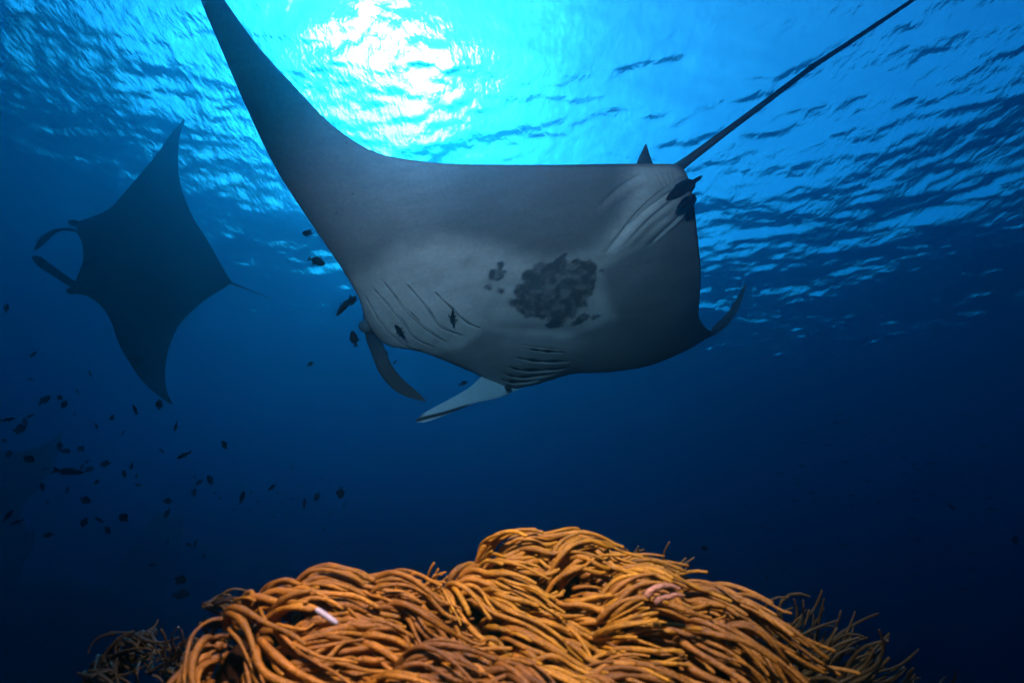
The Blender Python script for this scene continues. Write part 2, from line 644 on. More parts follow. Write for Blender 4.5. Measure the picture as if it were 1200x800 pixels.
    c = c * (0.86 + 0.28 * fbm(px / 40 + py / 9, py / 40 - px / 60, 77, 5))[..., None]
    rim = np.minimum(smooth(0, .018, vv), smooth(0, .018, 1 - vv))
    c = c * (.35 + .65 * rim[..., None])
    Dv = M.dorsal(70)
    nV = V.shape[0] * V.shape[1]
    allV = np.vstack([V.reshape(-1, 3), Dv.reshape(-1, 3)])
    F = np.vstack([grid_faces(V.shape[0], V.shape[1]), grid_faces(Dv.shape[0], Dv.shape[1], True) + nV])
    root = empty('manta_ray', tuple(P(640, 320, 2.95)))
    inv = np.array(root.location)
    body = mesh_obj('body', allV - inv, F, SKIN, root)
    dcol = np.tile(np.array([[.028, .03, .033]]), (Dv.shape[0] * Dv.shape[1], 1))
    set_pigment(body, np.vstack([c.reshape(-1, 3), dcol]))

    def on_belly(x, y):
        i = np.argmin((px - x) ** 2 + (py - y) ** 2)
        return V.reshape(-1, 3)[i], M.N.reshape(-1, 3)[i]

    # gill slits: the dark openings under each flap
    for g, sg in [(x, 1) for x in gl] + [(x, -1) for x in gr]:
        pts = cr_spline(np.array(g, float), np.linspace(0, len(g) - 1, 22))
        tg = np.gradient(pts, axis=0)
        tg /= np.linalg.norm(tg, axis=1)[:, None]
        nr = np.stack([-tg[:, 1], tg[:, 0]], 1) * sg
        vs = []
        for i in range(22):
            e = math.sin(math.pi * i / 21) ** .6
            hw = 1.3 * e ** 1.5 * (.8 + .4 * math.sin(i * .9 + g[0][0])) + .1
            for o_ in (0.9 - hw, 0.9, 0.9 + hw):
                p_, n_ = on_belly(*(pts[i] + nr[i] * o_))
                vs.append(P(*(pts[i] + nr[i] * o_), 1.0) - CAM)
                ray = vs[-1]
                t_ = ((p_ + n_ * .008 - CAM) @ n_) / (ray @ n_)
                vs[-1] = CAM + ray * t_ - inv
        mesh_obj('gill_slit', vs, grid_faces(22, 3), SLIT, root)

    # cephalic fins
    fl, C, t = blade('cephalic_fin', [(438, 366, 3.52), (437, 390, 3.42), (443, 411, 3.29), (453, 434, 3.25), (470, 453, 3.2), (499, 470, 3.13)],
                     [26, 19, 16, 17, 16, 9], SKIN, root, .22)
    fl.data.transform(Matrix.Translation(-root.location))
    set_pigment(fl, np.array([.055, .06, .065]))
    fr, C, t = blade('cephalic_fin', [(600, 436, 3.72), (577, 451, 3.62), (554, 463, 3.48), (527, 476, 3.34), (503, 487, 3.24), (487, 494, 3.18)],
                     [44, 34, 19, 15, 12, 7], SKIN, root, .2, n=60, sides=40)
    co = np.array([v.co for v in fr.data.vertices])
    qx, qy, _ = proj(co)
    lx = np.interp(qx, [486, 500, 520, 540, 553], [493, 489, 484, 478, 474])
    dk = smooth(3.2, 1.0, np.abs(qy - lx)) * smooth(557, 545, qx)
    dk = np.maximum(dk, smooth(500, 490, qx) * smooth(495, 488, qy) * .9)
    set_pigment(fr, np.array([.46, .62, .72])[None] * (1 - dk[:, None]) + .03 * dk[:, None])  # white fin tinted blue, the daylight put into its colour
    fr.data.transform(Matrix.Translation(-root.location))
    fr['label'] = 'white cephalic fin with a black streak'
    # eyes on the sides of the head
    for x, y, dd, rr in ((430, 382, 3.38, .052), (595, 454, 3.53, .022)):
        e_ = ellipsoid('eye', P(x, y, dd) - inv, [CR, CU, CF], (rr, rr * .9, rr), SKIN, root)
        set_pigment(e_, np.array([.13, .135, .14]) if x < 500 else np.array([.03, .03, .032]))
        off = np.array([-1, .1, -.25]) if x < 500 else np.array([.6, -.7, -.3])
        off = off / np.linalg.norm(off)
        c3 = P(x, y, dd) - inv + (CR * off[0] + CU * off[1] + CF * off[2]) * rr * .62
        ellipsoid('pupil', c3, [CR, CU, CF], (rr * .45,) * 3, EYE, e_)
    # mouth: the dark slot between the cephalic fins
    mp = [(452, 401), (490, 409), (530, 424), (565, 440), (588, 452)]
    mc = np.array([P(x, y - 1, depth(x, y, .5) + .05) for x, y in mp])
    mc = cr_spline(mc, np.linspace(0, 4, 24))
    V_, F_ = tube(mc - inv, .03 * np.sin(np.linspace(.15, math.pi - .15, 24)) ** .5, 10, .6, CF)
    mesh_obj('mouth', V_, F_, SLIT, root)
    # tail with its knuckle, dorsal fin
    tp = [(768, 212, 2.98), (788, 201, 2.80), (806, 188, 2.67), (850, 155, 2.54), (905, 114, 2.43), (947, 82, 2.36), (953, 77.5, 2.352), (1000, 47, 2.3), (1070, 0, 2.21), (1150, -56, 2.12)]
    tw = [20, 15, 10.5, 8.0, 6.6, 6.0, 6.0, 5.4, 4.6, 2.2]
    C3 = np.array([P(*p) for p in tp])
    t = np.linspace(0, len(tp) - 1, 90)
    C = cr_spline(C3, t)
    wr = np.interp(t, np.arange(len(tp)), tw)
    cx, cy, cd = proj(C)
    wr = wr + 1.6 * np.exp(-((cx - 951) / 3.0) ** 2)
    V_, F_ = tube(C - inv, .5 * wr * cd / FPX, 12)
    ta = mesh_obj('tail', V_, F_, SKIN, root)
    set_pigment(ta, np.array([.060, .063, .067]))
    tri = [(743, 200, 2.74), (748, 188, 2.74), (753, 178, 2.73), (756.5, 170, 2.72)]
    tw = [24, 17, 9, 2]
    df, C, t = blade('dorsal_fin', [(756, 205, 2.72), (755.5, 190, 2.72), (756, 180, 2.715), (757, 169, 2.71)], [26, 18, 10, 1.5], SKIN, root, .16, side=CR, tipround=False)
    df.data.transform(Matrix.Translation(-root.location))
    set_pigment(df, np.array([.045, .047, .05]))
    # pelvic fins folded along the vent
    for pts, wd in (([(735, 262, 2.70), (765, 231, 2.60), (790, 212, 2.545), (803, 207, 2.53)], [3, 13, 15, 9]),
                    ([(765, 285, 2.82), (790, 259, 2.70), (808, 238, 2.62), (814, 228, 2.60)], [3, 10, 12, 8])):
        pts = [(a, b, proj(on_belly(a, b)[0])[2] - .004) for a, b, _ in pts]
        pf, C, t = blade('pelvic_fin', pts, wd, SKIN, root, .13, n=22)
        pf.data.transform(Matrix.Translation(-root.location))
        set_pigment(pf, np.array([.25, .26, .265]))
    tag(root, 'pale-bellied manta ray with a black belly patch gliding over the orange coral', 'manta ray')
    return root


near_manta()


def far_manta(xf=lambda x, y: (x, y), d0=6.5, label=''):
    S = [((216, 139), (217, 140), .003, .003), ((200, 158), (211, 160), .012, .015), ((180, 186), (209, 182), .025, .03), ((152, 219), (211, 214), .045, .06),
         ((128, 245), (223, 248), .07, .10), ((104, 256), (236, 270), .09, .14), ((90, 262), (248, 290), .10, .18), ((94, 276), (258, 308), .11, .21),
         ((97, 292), (266, 322), .115, .22), ((97, 308), (271, 331), .115, .22), ((90, 326), (264, 337), .11, .2), ((84, 342), (250, 345), .10, .17),
         ((101, 346), (236, 355), .09, .14), ((118, 358), (222, 367), .075, .11), ((130, 376), (208, 384), .055, .08), ((138, 400), (198, 408), .04, .055),
         ((150, 422), (194, 430), .028, .035), ((166, 445), (194, 450), .016, .02), ((184, 462), (198, 465), .008, .01), ((201, 474), (203, 473), .003, .003)]

    def depth(px, py, s):
        return d0 - (py - 310) * .0030 - (px - 180) * .0022 + 0.35 * (abs(s - .47) / .5) ** 2

    zf = d0 / 6.5

    M = Manta([xf(*s[0]) for s in S], [xf(*s[1]) for s in S], depth, [s[2] for s in S], [s[3] for s in S], 150, 60)
    V, Dv = M.ventral(), M.dorsal(40)
    nV = V.shape[0] * V.shape[1]
    root = empty('manta_ray', tuple(P(*xf(180, 310), d0)))
    inv = np.array(root.location)
    F = np.vstack([grid_faces(V.shape[0], V.shape[1]), grid_faces(Dv.shape[0], Dv.shape[1], True) + nV])
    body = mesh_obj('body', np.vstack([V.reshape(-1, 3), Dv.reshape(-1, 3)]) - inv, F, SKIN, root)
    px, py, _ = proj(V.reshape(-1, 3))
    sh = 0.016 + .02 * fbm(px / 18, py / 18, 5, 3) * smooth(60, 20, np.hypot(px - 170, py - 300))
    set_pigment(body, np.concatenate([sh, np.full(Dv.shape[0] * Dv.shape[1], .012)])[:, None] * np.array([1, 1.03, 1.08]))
    for pts, wd in (([(97, 283, 6.5), (89, 271, 6.5), (76, 269, 6.45), (64, 271, 6.4), (52, 280, 6.35), (40, 294, 6.3)], [5, 4.5, 3, 4.5, 7, 5]),
                    ([(90, 335, 6.45), (79, 329, 6.4), (64, 319, 6.3), (52, 311, 6.25), (45, 305, 6.2), (38, 300, 6.2)], [9, 8, 9.5, 10.5, 10, 7])):
        fn, C, t = blade('cephalic_fin', [(*xf(a, b), c_ * zf) for a, b, c_ in pts], wd, SKIN, root, .25)
        fn.data.transform(Matrix.Translation(-root.location))
        set_pigment(fn, np.array([.014, .015, .016]))
    for x, y in ((86, 261), (84, 341)):
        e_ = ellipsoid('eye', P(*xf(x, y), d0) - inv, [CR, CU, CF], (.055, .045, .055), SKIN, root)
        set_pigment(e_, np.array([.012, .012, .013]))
    tp = [(258, 324, 6.3), (270, 331, 6.28), (285, 337, 6.2), (300, 343, 6.15), (316, 349, 6.1)]
    C = cr_spline(np.array([P(*xf(p[0], p[1]), p[2] * zf) for p in tp]), np.linspace(0, 4, 30))
    V_, F_ = tube(C - inv, np.interp(np.linspace(0, 4, 30), range(5), [6, 3.2, 2, 1.6, .8]) * .5 * 6.2 / FPX, 8)
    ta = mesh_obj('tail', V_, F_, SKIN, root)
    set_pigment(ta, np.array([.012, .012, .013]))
    tag(root, label, 'manta ray')
    return root


far_manta(label='dark manta ray silhouetted in the blue with its head fins open')
_a, _k = R(243), .75
far_manta(lambda x, y: (74 + _k * ((x - 201) * math.cos(_a) - (y - 474) * math.sin(_a)), 503 + _k * ((x - 201) * math.sin(_a) + (y - 474) * math.cos(_a))),
          12.0, 'faint far manta ray with one wing tip raised above the dark reef')


# ------------------------------------------------------------------ seabed
def ground_z(x, y):
    x, y = np.asarray(x, float), np.asarray(y, float)
    z = -2.2 - 0.05 * np.maximum(y - 6, 0) + 0 * x
    z = z + 2.98 * np.exp(-((x - .05) / 1.5) ** 4 - ((y - 1.0) / .75) ** 4)         # outcrop under the corals
    z = z + 3.0 * np.exp(-((x + 17) / 8.0) ** 2 - ((y - 12) / 6) ** 2)            # reef slope on the left
    z = z + 1.6 * np.exp(-((x + 10) / 3) ** 2 - ((y - 8) / 3) ** 2)
    z = z + (fbm(x / 2.2 + 40, y / 2.2 + 17, 81, 5) - .5) * 1.1 * smooth(.9, 2.5, np.hypot(x, y - .6))
    return z


def build_ground():
    xs = axis_points(-9, 5, 0.10, -170, 170, 1.06)
    ys = axis_points(-1.5, 13, 0.10, -60, 200, 1.06)
    X, Y = np.meshgrid(xs, ys, indexing='ij')
    Z = np.maximum(ground_z(X, Y), -12)
    mt, t, b = material('reef_ground')
    ge = t.nodes.new('ShaderNodeNewGeometry')
    nz = t.nodes.new('ShaderNodeTexNoise')
    nz.inputs['Scale'].default_value = 3.5
    nz.inputs['Detail'].default_value = 8
    t.links.new(ge.outputs['Position'], nz.inputs['Vector'])
    rp = t.nodes.new('ShaderNodeValToRGB')
    rp.color_ramp.elements[0].position, rp.color_ramp.elements[1].position = .35, .7
    rp.color_ramp.elements[0].color = (.006, .0055, .005, 1)
    rp.color_ramp.elements[1].color = (.024, .021, .017, 1)
    t.links.new(nz.outputs['Fac'], rp.inputs['Fac'])
    t.links.new(rp.outputs['Color'], b.inputs['Base Color'])
    b.inputs['Roughness'].default_value = .9
    bp = t.nodes.new('ShaderNodeBump')
    bp.inputs['Distance'].default_value = .06
    n2 = t.nodes.new('ShaderNodeTexNoise')
    n2.inputs['Scale'].default_value = 14
    n2.inputs['Detail'].default_value = 5
    t.links.new(ge.outputs['Position'], n2.inputs['Vector'])
    t.links.new(n2.outputs['Fac'], bp.inputs['Height'])
    t.links.new(bp.outputs['Normal'], b.inputs['Normal'])
    o = mesh_obj('seabed', np.stack([X, Y, Z], -1), grid_faces(len(xs), len(ys), True), mt)
    tag(o, 'dark rocky seabed falling away behind the coral', 'seabed', kind='structure')
    return mt


ROCK = build_ground()


def rock(name, c, rad, label, seed, lump=.3, top=None):
    nu_, nv_ = 60, 40
    th = np.linspace(0.0, math.pi, nv_)[:, None]
    ph = np.linspace(0, 2 * math.pi, nu_)[None, :]
    q = np.stack([np.sin(th) * np.cos(ph), np.sin(th) * np.sin(ph), np.cos(th) + 0 * ph], -1)
    # squarer than a ball
    q = q / (np.sum(np.abs(q) ** 3.2, -1) ** (1 / 3.2))[..., None]
    r = np.array([[1 + lump * (mnoise.fractal(Vector(p) * 1.7 + Vector((seed * 7.1, seed, 3)), 1.0, 2.0, 5)) for p in row] for row in q])
    V = q * r[..., None] * np.array(rad)
    o = mesh_obj(name, V, grid_faces(nv_, nu_), ROCK)
    o.location = tuple(c)
    tag(o, label, 'rock')
    return o


_pc = P(163, 690, 17.0)
rock('reef_pillar', (_pc[0], _pc[1], _pc[2] - 1.4), (.70, .8, 3.7), 'dark upright rock pillar rising from the reef behind the fish school', 2, .09)
_pc = P(30, 742, 13.0)
rock('reef_boulder', tuple(_pc), (2.6, 1.6, 1.2), 'wide dark boulder at the foot of the left reef slope', 5, .3)
_pc = P(-8, 676, 11.0)
rock('reef_boulder', tuple(_pc), (.35, .4, 1.0), 'narrow black rock standing on the left reef slope', 9, .3)


# ------------------------------------------------------------------ soft corals
def coral_material(name, rough=.55):
    mt, t, b = material(name)
    at = t.nodes.new('ShaderNodeAttribute')
    at.attribute_name = 'pigment'
    tc = t.nodes.new('ShaderNodeTexCoord')
    nz = t.nodes.new('ShaderNodeTexNoise')
    nz.inputs['Scale'].default_value = 330
    nz.inputs['Detail'].default_value = 3
    t.links.new(tc.outputs['Object'], nz.inputs['Vector'])
    n3 = t.nodes.new('ShaderNodeTexNoise')
    n3.inputs['Scale'].default_value = 45
    n3.inputs['Detail'].default_value = 3
    t.links.new(tc.outputs['Object'], n3.inputs['Vector'])
    ad = t.nodes.new('ShaderNodeMath')
    ad.operation = 'ADD'
    t.links.new(nz.outputs['Fac'], ad.inputs[0])
    t.links.new(n3.outputs['Fac'], ad.inputs[1])
    mr = t.nodes.new('ShaderNodeMapRange')
    mr.inputs['From Min'].default_value, mr.inputs['From Max'].default_value = .65, 1.35
    mr.inputs['To Min'].default_value, mr.inputs['To Max'].default_value = .42, 1.62
    t.links.new(ad.outputs[0], mr.inputs['Value'])
    mx = t.nodes.new('ShaderNodeVectorMath')
    mx.operation = 'SCALE'
    t.links.new(at.outputs['Color'], mx.inputs[0])
    t.links.new(mr.outputs['Result'], mx.inputs['Scale'])
    t.links.new(mx.outputs['Vector'], b.inputs['Base Color'])
    b.inputs['Roughness'].default_value = rough
    b.inputs['Specular IOR Level'].default_value = .28
    b.inputs['Subsurface Weight'].default_value = .0
    bp = t.nodes.new('ShaderNodeBump')
    bp.inputs['Strength'].default_value = 1.0
    bp.inputs['Distance'].default_value = .0026
    t.links.new(nz.outputs['Fac'], bp.inputs['Height'])
    t.links.new(bp.outputs['Normal'], b.inputs['Normal'])
    return mt


CORAL = coral_material('soft_coral', .33)
CORAL_BASE = plain_material('coral_flesh_shaded', (.022, .010, .005), .95, .02, 60, .5)  # near-black colour paints the shade in the gaps between fingers
LOBES = {  # (px, py, depth, radii x, y, z in metres) of the leathery lobes of each colony
    'left': [(302, 782, .83, .080, .10, .115), (366, 766, .84, .10, .11, .112), (450, 758, .88, .09, .11, .10), (372, 852, .77, .12, .10, .10)],
    'crest': [(536, 728, .95, .062, .08, .090), (598, 710, .98, .075, .09, .110), (664, 708, .97, .066, .08, .095), (610, 770, .90, .12, .09, .085)],
    'right': [(742, 758, .92, .085, .10, .105), (812, 772, .90, .095, .10, .090), (856, 798, .90, .060, .07, .058), (735, 860, .80, .11, .09, .085)],
    'front': [(500, 838, .74, .10, .08, .085), (590, 862, .72, .10, .08, .085), (670, 868, .74, .09, .08, .075), (400, 890, .70, .10, .08, .075)],
}
DROP = {'left': 20, 'crest': 13, 'right': 7, 'front': 30}
EC = np.array([P(l[0], l[1] + DROP[k], l[2]) for k, v in LOBES.items() for l in v])
ER = np.array([l[3:6] for v in LOBES.values() for l in v])
EOWN = [k for k, v in LOBES.items() for l in v]


def body_sdf(p):
    """distance to the union of the bodies and the outward normal of the nearest"""
    q = (p[:, None] - EC[None]) / ER[None]
    ln = np.linalg.norm(q, axis=2) + 1e-9
    d = (ln - 1) * ER.min(1)[None]
    i = np.argmin(d, 1)
    k = np.arange(len(p))
    g = q[k, i] / ER[i]
    g /= np.linalg.norm(g, axis=1)[:, None]
    return d[k, i], g


def grow_fingers(key, n_cl, per, gen, lmin, lmax, rmin, rmax):
    pull, sag = {'left': (-.16, .10), 'crest': (-.01, -.02), 'right': (-.02, .03), 'front': (-.2, .15)}[key]
    own = [i for i, k in enumerate(EOWN) if k == key]
    area = np.array([ER[i].prod() ** (2 / 3) for i in own])
    area /= area.sum()
    c = EC[own].mean(0)
    seeds, cl = [], []
    tries = 0
    while len(seeds) < n_cl and tries < 60000:
        tries += 1
        q = gen.normal(size=3)
        q /= np.linalg.norm(q)
        li = own[int(gen.choice(len(own), p=area))]
        r = ER[li]
        p = EC[li] + q * r
        nrm = q / r
        nrm /= np.linalg.norm(nrm)
        if nrm @ (np.array([0, -.75, .66])) < -.25:
            continue
        if key == 'crest' and nrm[0] < -.6:
            continue
        d, _ = body_sdf(p[None])
        if d[0] < -.010:
            continue
        a, b_, _ = proj(p)
        if b_ > 930 or (seeds and min(np.linalg.norm(np.array(seeds) - p, axis=1)) < .0100):
            continue
        seeds.append(p)
    out = []
    for p in seeds:
        k = max(1, int(gen.poisson(per)))
        bl = gen.uniform(lmin, lmax)
        lay0 = gen.uniform(.002, .034)
        turn = -.08 + .30 * math.sin(p[0] * 13 + p[2] * 17 + 1.0) + .18 * math.sin(p[0] * 29 - p[2] * 23) + gen.normal(0, .12)
        hue = gen.normal(0, 1)
        for j in range(k):
            out.append((p + gen.normal(0, .009, 3), bl * gen.uniform(.7, 1.15), gen.uniform(rmin, rmax), lay0 + gen.uniform(0, .016), turn + gen.normal(0, .12), hue + gen.normal(0, .5)))
    N = len(out)
    p = np.array([o[0] for o in out])
    L = np.array([o[1] for o in out])
    lay = np.array([o[3] for o in out])
    turn = np.array([o[4] for o in out])
    steps = 15
    ds = (L / steps)[:, None]
    path = [p.copy()]
    d, nr = body_sdf(p)
    faceleft = np.clip((-nr[:, 0] - .25) / .5, 0, 1) * np.clip((.75 - nr[:, 2]) / .4, 0, 1) * (np.random.default_rng(3).random(N) < .6)
    dirv = nr * .7 + np.array([.55, -.1, .15]) * (1 - faceleft)[:, None]
    dirv /= np.linalg.norm(dirv, axis=1)[:, None]
    zc = c[2]
    curl = gen.normal(0, .28, (N, 3))
    om, ph = gen.uniform(.35, .95, N), gen.uniform(0, 6.28, N)
    for k in range(steps):
        d, nr = body_sdf(p)
        low = np.clip((zc + .10 - p[:, 2]) / .20, 0, 1.0)
        leftness = np.clip((c[0] + .02 - p[:, 0]) / .22, 0, 1)
        hang = low * (.35 + 1.1 * leftness) + .8 * faceleft * np.clip(1 - k / 6, 0, 1)
        fl = np.stack([np.cos(turn) * (1 - .45 * low * leftness) * (1 - .6 * faceleft * np.clip(1 - k / 6, 0, 1)), -.22 + .35 * np.sin(turn * 2.0), np.sin(turn) * .8 - sag - hang], 1)
        wob = np.stack([np.sin(p[:, 2] * 38 + 1.3 * turn), np.cos(p[:, 0] * 31 + 2), np.sin(p[:, 0] * 27 + p[:, 1] * 22 + turn * 3)], 1)
        fl = fl + .15 * wob + curl * np.sin(om * k + ph)[:, None]
        tang = fl - nr * np.sum(fl * nr, 1)[:, None] * np.clip(1 - (d - lay) / .06, 0, 1)[:, None]
        tang = tang / np.linalg.norm(tang, axis=1)[:, None]
        corr = np.clip((lay - d) / .03, pull, 1.2)[:, None] * nr
        want = tang + corr * .9
        want /= np.linalg.norm(want, axis=1)[:, None]
        dirv = dirv * .58 + want * .42
        dirv /= np.linalg.norm(dirv, axis=1)[:, None]
        p = p + dirv * ds
        path.append(p.copy())
    path = np.array(path).transpose(1, 0, 2)
    return [(path[i], out[i][2], out[i][5]) for i in range(N)]


def finger_mesh(path, rad, hue, gen, base_col, tip_col, pale=False, sides=8):
    n = len(path)
    e = np.linspace(0, 1, n)
    rr = rad * (1.22 - .62 * e) * (1 + .10 * np.sin(e * 11 + hue * 5) + .08 * np.sin(e * 27 + hue * 9))
    T = path[-1] - path[-2]
    T /= np.linalg.norm(T)
    rt = rr[-1]
    path = np.vstack([path, path[-1] + T * rt * .55, path[-1] + T * rt * .92])
    rr = np.concatenate([rr, [rt * .82, rt * .36]])
    V, F = tube(path, rr, sides)
    e2 = np.repeat(np.linspace(0, 1, n + 2), sides)[:, None]
    bc, tc = np.array(base_col), np.array(tip_col)
    c = bc * (1 - e2) + tc * e2
    c = c * (1 + .16 * np.clip(hue, -1.6, 1.6))
    if pale:
        c = c * 0 + np.array([.27, .135, .075])
    return V, F, c


def coral_base(parent, c, r, seed, colr):
    nu_, nv_ = 48, 30
    th = np.linspace(0.0, math.pi, nv_)[:, None]
    ph = np.linspace(0, 2 * math.pi, nu_)[None, :]
    q = np.stack([np.sin(th) * np.cos(ph), np.sin(th) * np.sin(ph), np.cos(th) + 0 * ph], -1)
    rr = np.array([[1 + .10 * mnoise.noise(Vector(p) * 2.6 + Vector((seed, 0, 0))) + .09 * mnoise.noise(Vector(p) * 9 + Vector((seed, 5, 0))) for p in row] for row in q])
    V = q * rr[..., None] * r * .74
    lowq = np.minimum(q[..., 2], 0)
    V[..., :2] *= (1 + .7 * lowq)[..., None]                      # a stalk that narrows towards the rock
    V[..., 2] = np.where(q[..., 2] < 0, V[..., 2] * 2.4, V[..., 2])
    o = mesh_obj('base', V, grid_faces(nv_, nu_), CORAL_BASE, parent)
    return o


COL = {'left': (150, 3.6, 'orange leather coral mound with a white fragment lying on its fingers', (.21, .076, .009), (.29, .124, .008)),
       'crest': (145, 3.6, 'golden leather coral crest, the tallest of the coral mounds', (.24, .092, .010), (.34, .165, .008)),
       'right': (145, 3.6, 'tan leather coral mound with pale pink fingers and long tips streaming past the whip corals', (.19, .076, .012), (.27, .122, .013)),
       'front': (110, 3.6, 'darkened brown leather coral filling the hollow in front of the taller mounds', (.12, .045, .007), (.18, .075, .008))}  # front colony's darker colour stands in for light falling off low down
for gi, key in enumerate(COL):
    ncl, per, lab, bc, tc = COL[key]
    gen = np.random.default_rng(100 + gi)
    own = [i for i, k in enumerate(EOWN) if k == key]
    root = empty('leather_coral', tuple(EC[own].mean(0) - np.array([0, 0, .15])))
    for li in own:
        b_ = coral_base(root, EC[li] - np.array(root.location), ER[li], li * 3.3, np.array(bc) * .12)
        b_.data.transform(Matrix.Translation(EC[li] - np.array(root.location)))
    fs = grow_fingers(key, ncl, per, gen, .09, .225, .0026, .0062)
    # the outermost fingers show largest: they are parts of their own, those buried under them one mass
    out_d = np.array([body_sdf(p_)[0].mean() for p_, _, _ in fs])
    order = np.argsort(-out_d)
    mv, mf, mc, nv0 = [], [], [], 0
    for rank, fi in enumerate(order):
        path, rad, hue = fs[fi]
        V, F, cc = finger_mesh(path - np.array(root.location), rad, hue, gen, bc, tc)
        if rank < 292:
            o = mesh_obj('finger', V, F, CORAL, root)
            set_pigment(o, cc)
        else:
            mv.append(V)
            mc.append(cc)
            mf += [tuple(i + nv0 for i in f_) for f_ in F]
            nv0 += len(V)
    if mv:
        o = mesh_obj('finger_mass', np.vstack(mv), mf, CORAL, root)
        set_pigment(o, np.vstack(mc))
        o['kind'] = 'stuff'
    if key == 'right':
        for pts in ([(758, 699), (764, 691), (774, 687), (786, 686), (796, 690)], [(768, 706), (775, 700), (784, 699), (791, 696), (799, 697)]):
            C = cr_spline(np.array([P(x, y, .79) for x, y in pts]), np.linspace(0, 4, 12))
            V, F, cc = finger_mesh(C - np.array(root.location), .0052, .3, gen, bc, tc, True)
            o = mesh_obj('finger', V, F, CORAL, root)
            set_pigment(o, cc)
            o['label'] = 'pale pink coral finger'
    tag(root, lab, 'coral', 'leather coral mounds')

# white coral fragment lying on the left mound
ctr = P(383, 722, .675)
ax = P(397, 731, .67) - P(371, 713, .675)
C = ctr + ax[None] * np.linspace(-.5, .5, 12)[:, None]
V, F = tube(C - ctr, .0036 * np.array([.55, .95, 1.05, 1, 1.08, 1, .95, 1.05, 1, .95, .85, .4]), 9)
o = mesh_obj('coral_fragment', V, F, plain_material('bleached_coral', (.30, .29, .30), .6, .3, 300, .12))
o.location = tuple(ctr)
tag(o, 'small white rod of dead coral resting on orange coral fingers', 'coral fragment')

WHIP_A, WHIP_B = (.06, .034, .011), (.115, .068, .02)


def whip_coral(label, bases, n, lpx, wpx, ang, spread, seed, bend=.2, cols=(WHIP_A, WHIP_B)):
    """bases: (px, py, depth, jitter px); ang: picture direction of growth in degrees, 0 = right, 90 = up"""
    g = np.random.default_rng(seed)
    b0 = bases[0]
    root = empty('whip_coral', tuple(P(b0[0], b0[1] + 12, b0[2])))
    inv = np.array(root.location)
    st = []
    for k in range(n):
        bx, by, bd, jt = bases[k % len(bases)]
        x, y, d = bx + g.normal(0, jt), by + abs(g.normal(0, jt * .5)), bd + g.normal(0, .02)
        a = R(ang + g.normal(0, spread))
        ln = lpx * g.uniform(.35, 1.15)
        b2 = g.normal(0, .5)
        bn = bend * g.uniform(.3, 1.5) * (-1 if g.random() < .35 else 1)
        pts = []
        dz = g.normal(0, .05)
        for i in range(9):
            e = i / 8
            pts.append(P(x, y, d + dz * e))
            aa = a + bn * (e - .3) * 2 + b2 * math.sin(e * 5)
            x += math.cos(aa) * ln / 8
            y -= math.sin(aa) * ln / 8
        V, F, c = finger_mesh(np.array(pts) - inv, .5 * wpx * g.uniform(.85, 1.2) * bd / FPX, g.normal(0, .8), g, cols[0], cols[1], sides=6)
        o = mesh_obj('branch', V, F, CORAL, root)
        set_pigment(o, c)
        st.append(P(bx, by, bd))
    # knobbly holdfast the branches rise from
    for bx, by, bd, jt in bases:
        c = P(bx, by, bd)
        rw = max(jt * .9, 4) * bd / FPX
        o = ellipsoid('holdfast', c + CF * .05 - inv - np.array([0, 0, rw * 2.4]), np.eye(3), (rw, rw * .8, rw * .9), CORAL, root)
        set_pigment(o, np.array([.05, .035, .018]))
    tag(root, label, 'coral', 'whip corals behind the leather coral')


whip_coral('small olive whip coral sprig peeking between the left mound and crest', [(375, 680, 1.12, 4)], 9, 38, 4.2, 22, 16, 1)
whip_coral('feathery whip coral tuft standing beside the tip of the coral crest', [(716, 676, 1.2, 7), (728, 674, 1.2, 6)], 22, 44, 3.2, 46, 12, 2)
whip_coral('olive whip coral with one forked spray behind the right mound', [(764, 688, 1.2, 5), (775, 684, 1.2, 5)], 13, 46, 4.0, 48, 15, 3)
whip_coral('bushy whip coral rising behind the long tips of the right mound', [(890, 760, 1.28, 12), (918, 768, 1.26, 14), (945, 772, 1.28, 12)], 46, 84, 3.6, 46, 12, 4, .35)
whip_coral('low olive whip coral leaning away past the right coral mound', [(920, 800, 1.2, 14), (955, 805, 1.22, 14), (985, 806, 1.22, 14)], 58, 100, 4.2, 26, 13, 5, .35)
whip_coral('dim whip coral with a few stubs at the end of the reef', [(1062, 806, 1.3, 6), (1110, 808, 1.34, 8)], 11, 26, 4.0, 58, 18, 6)
whip_coral('drooping brown whip coral on the dark reef apart from the orange mound', [(150, 742, 1.05, 10), (165, 738, 1.05, 8), (130, 766, 1.02, 12), (115, 785, 1.0, 10)], 80, 48, 3.4, -75, 50, 7, .6)
whip_coral('dark whip coral tucked under the edge of the left orange mound', [(246, 706, 1.0, 5), (250, 725, 1.0, 8), (240, 745, 1.0, 9)], 48, 46, 3.8, -8, 22, 8, .4)
whip_coral('thin dark whip coral in the gap before the left orange mound', [(205, 772, .98, 10), (190, 785, .98, 10)], 30, 46, 3.0, 35, 40, 9, .4)


# ------------------------------------------------------------------ fish
FISH = plain_material('dark_fish', (.008, .008, .009), .6, .08, 40, .3)
FISH_B = plain_material('brown_fish', (.03, .02, .013), .6, .1, 40, .3)


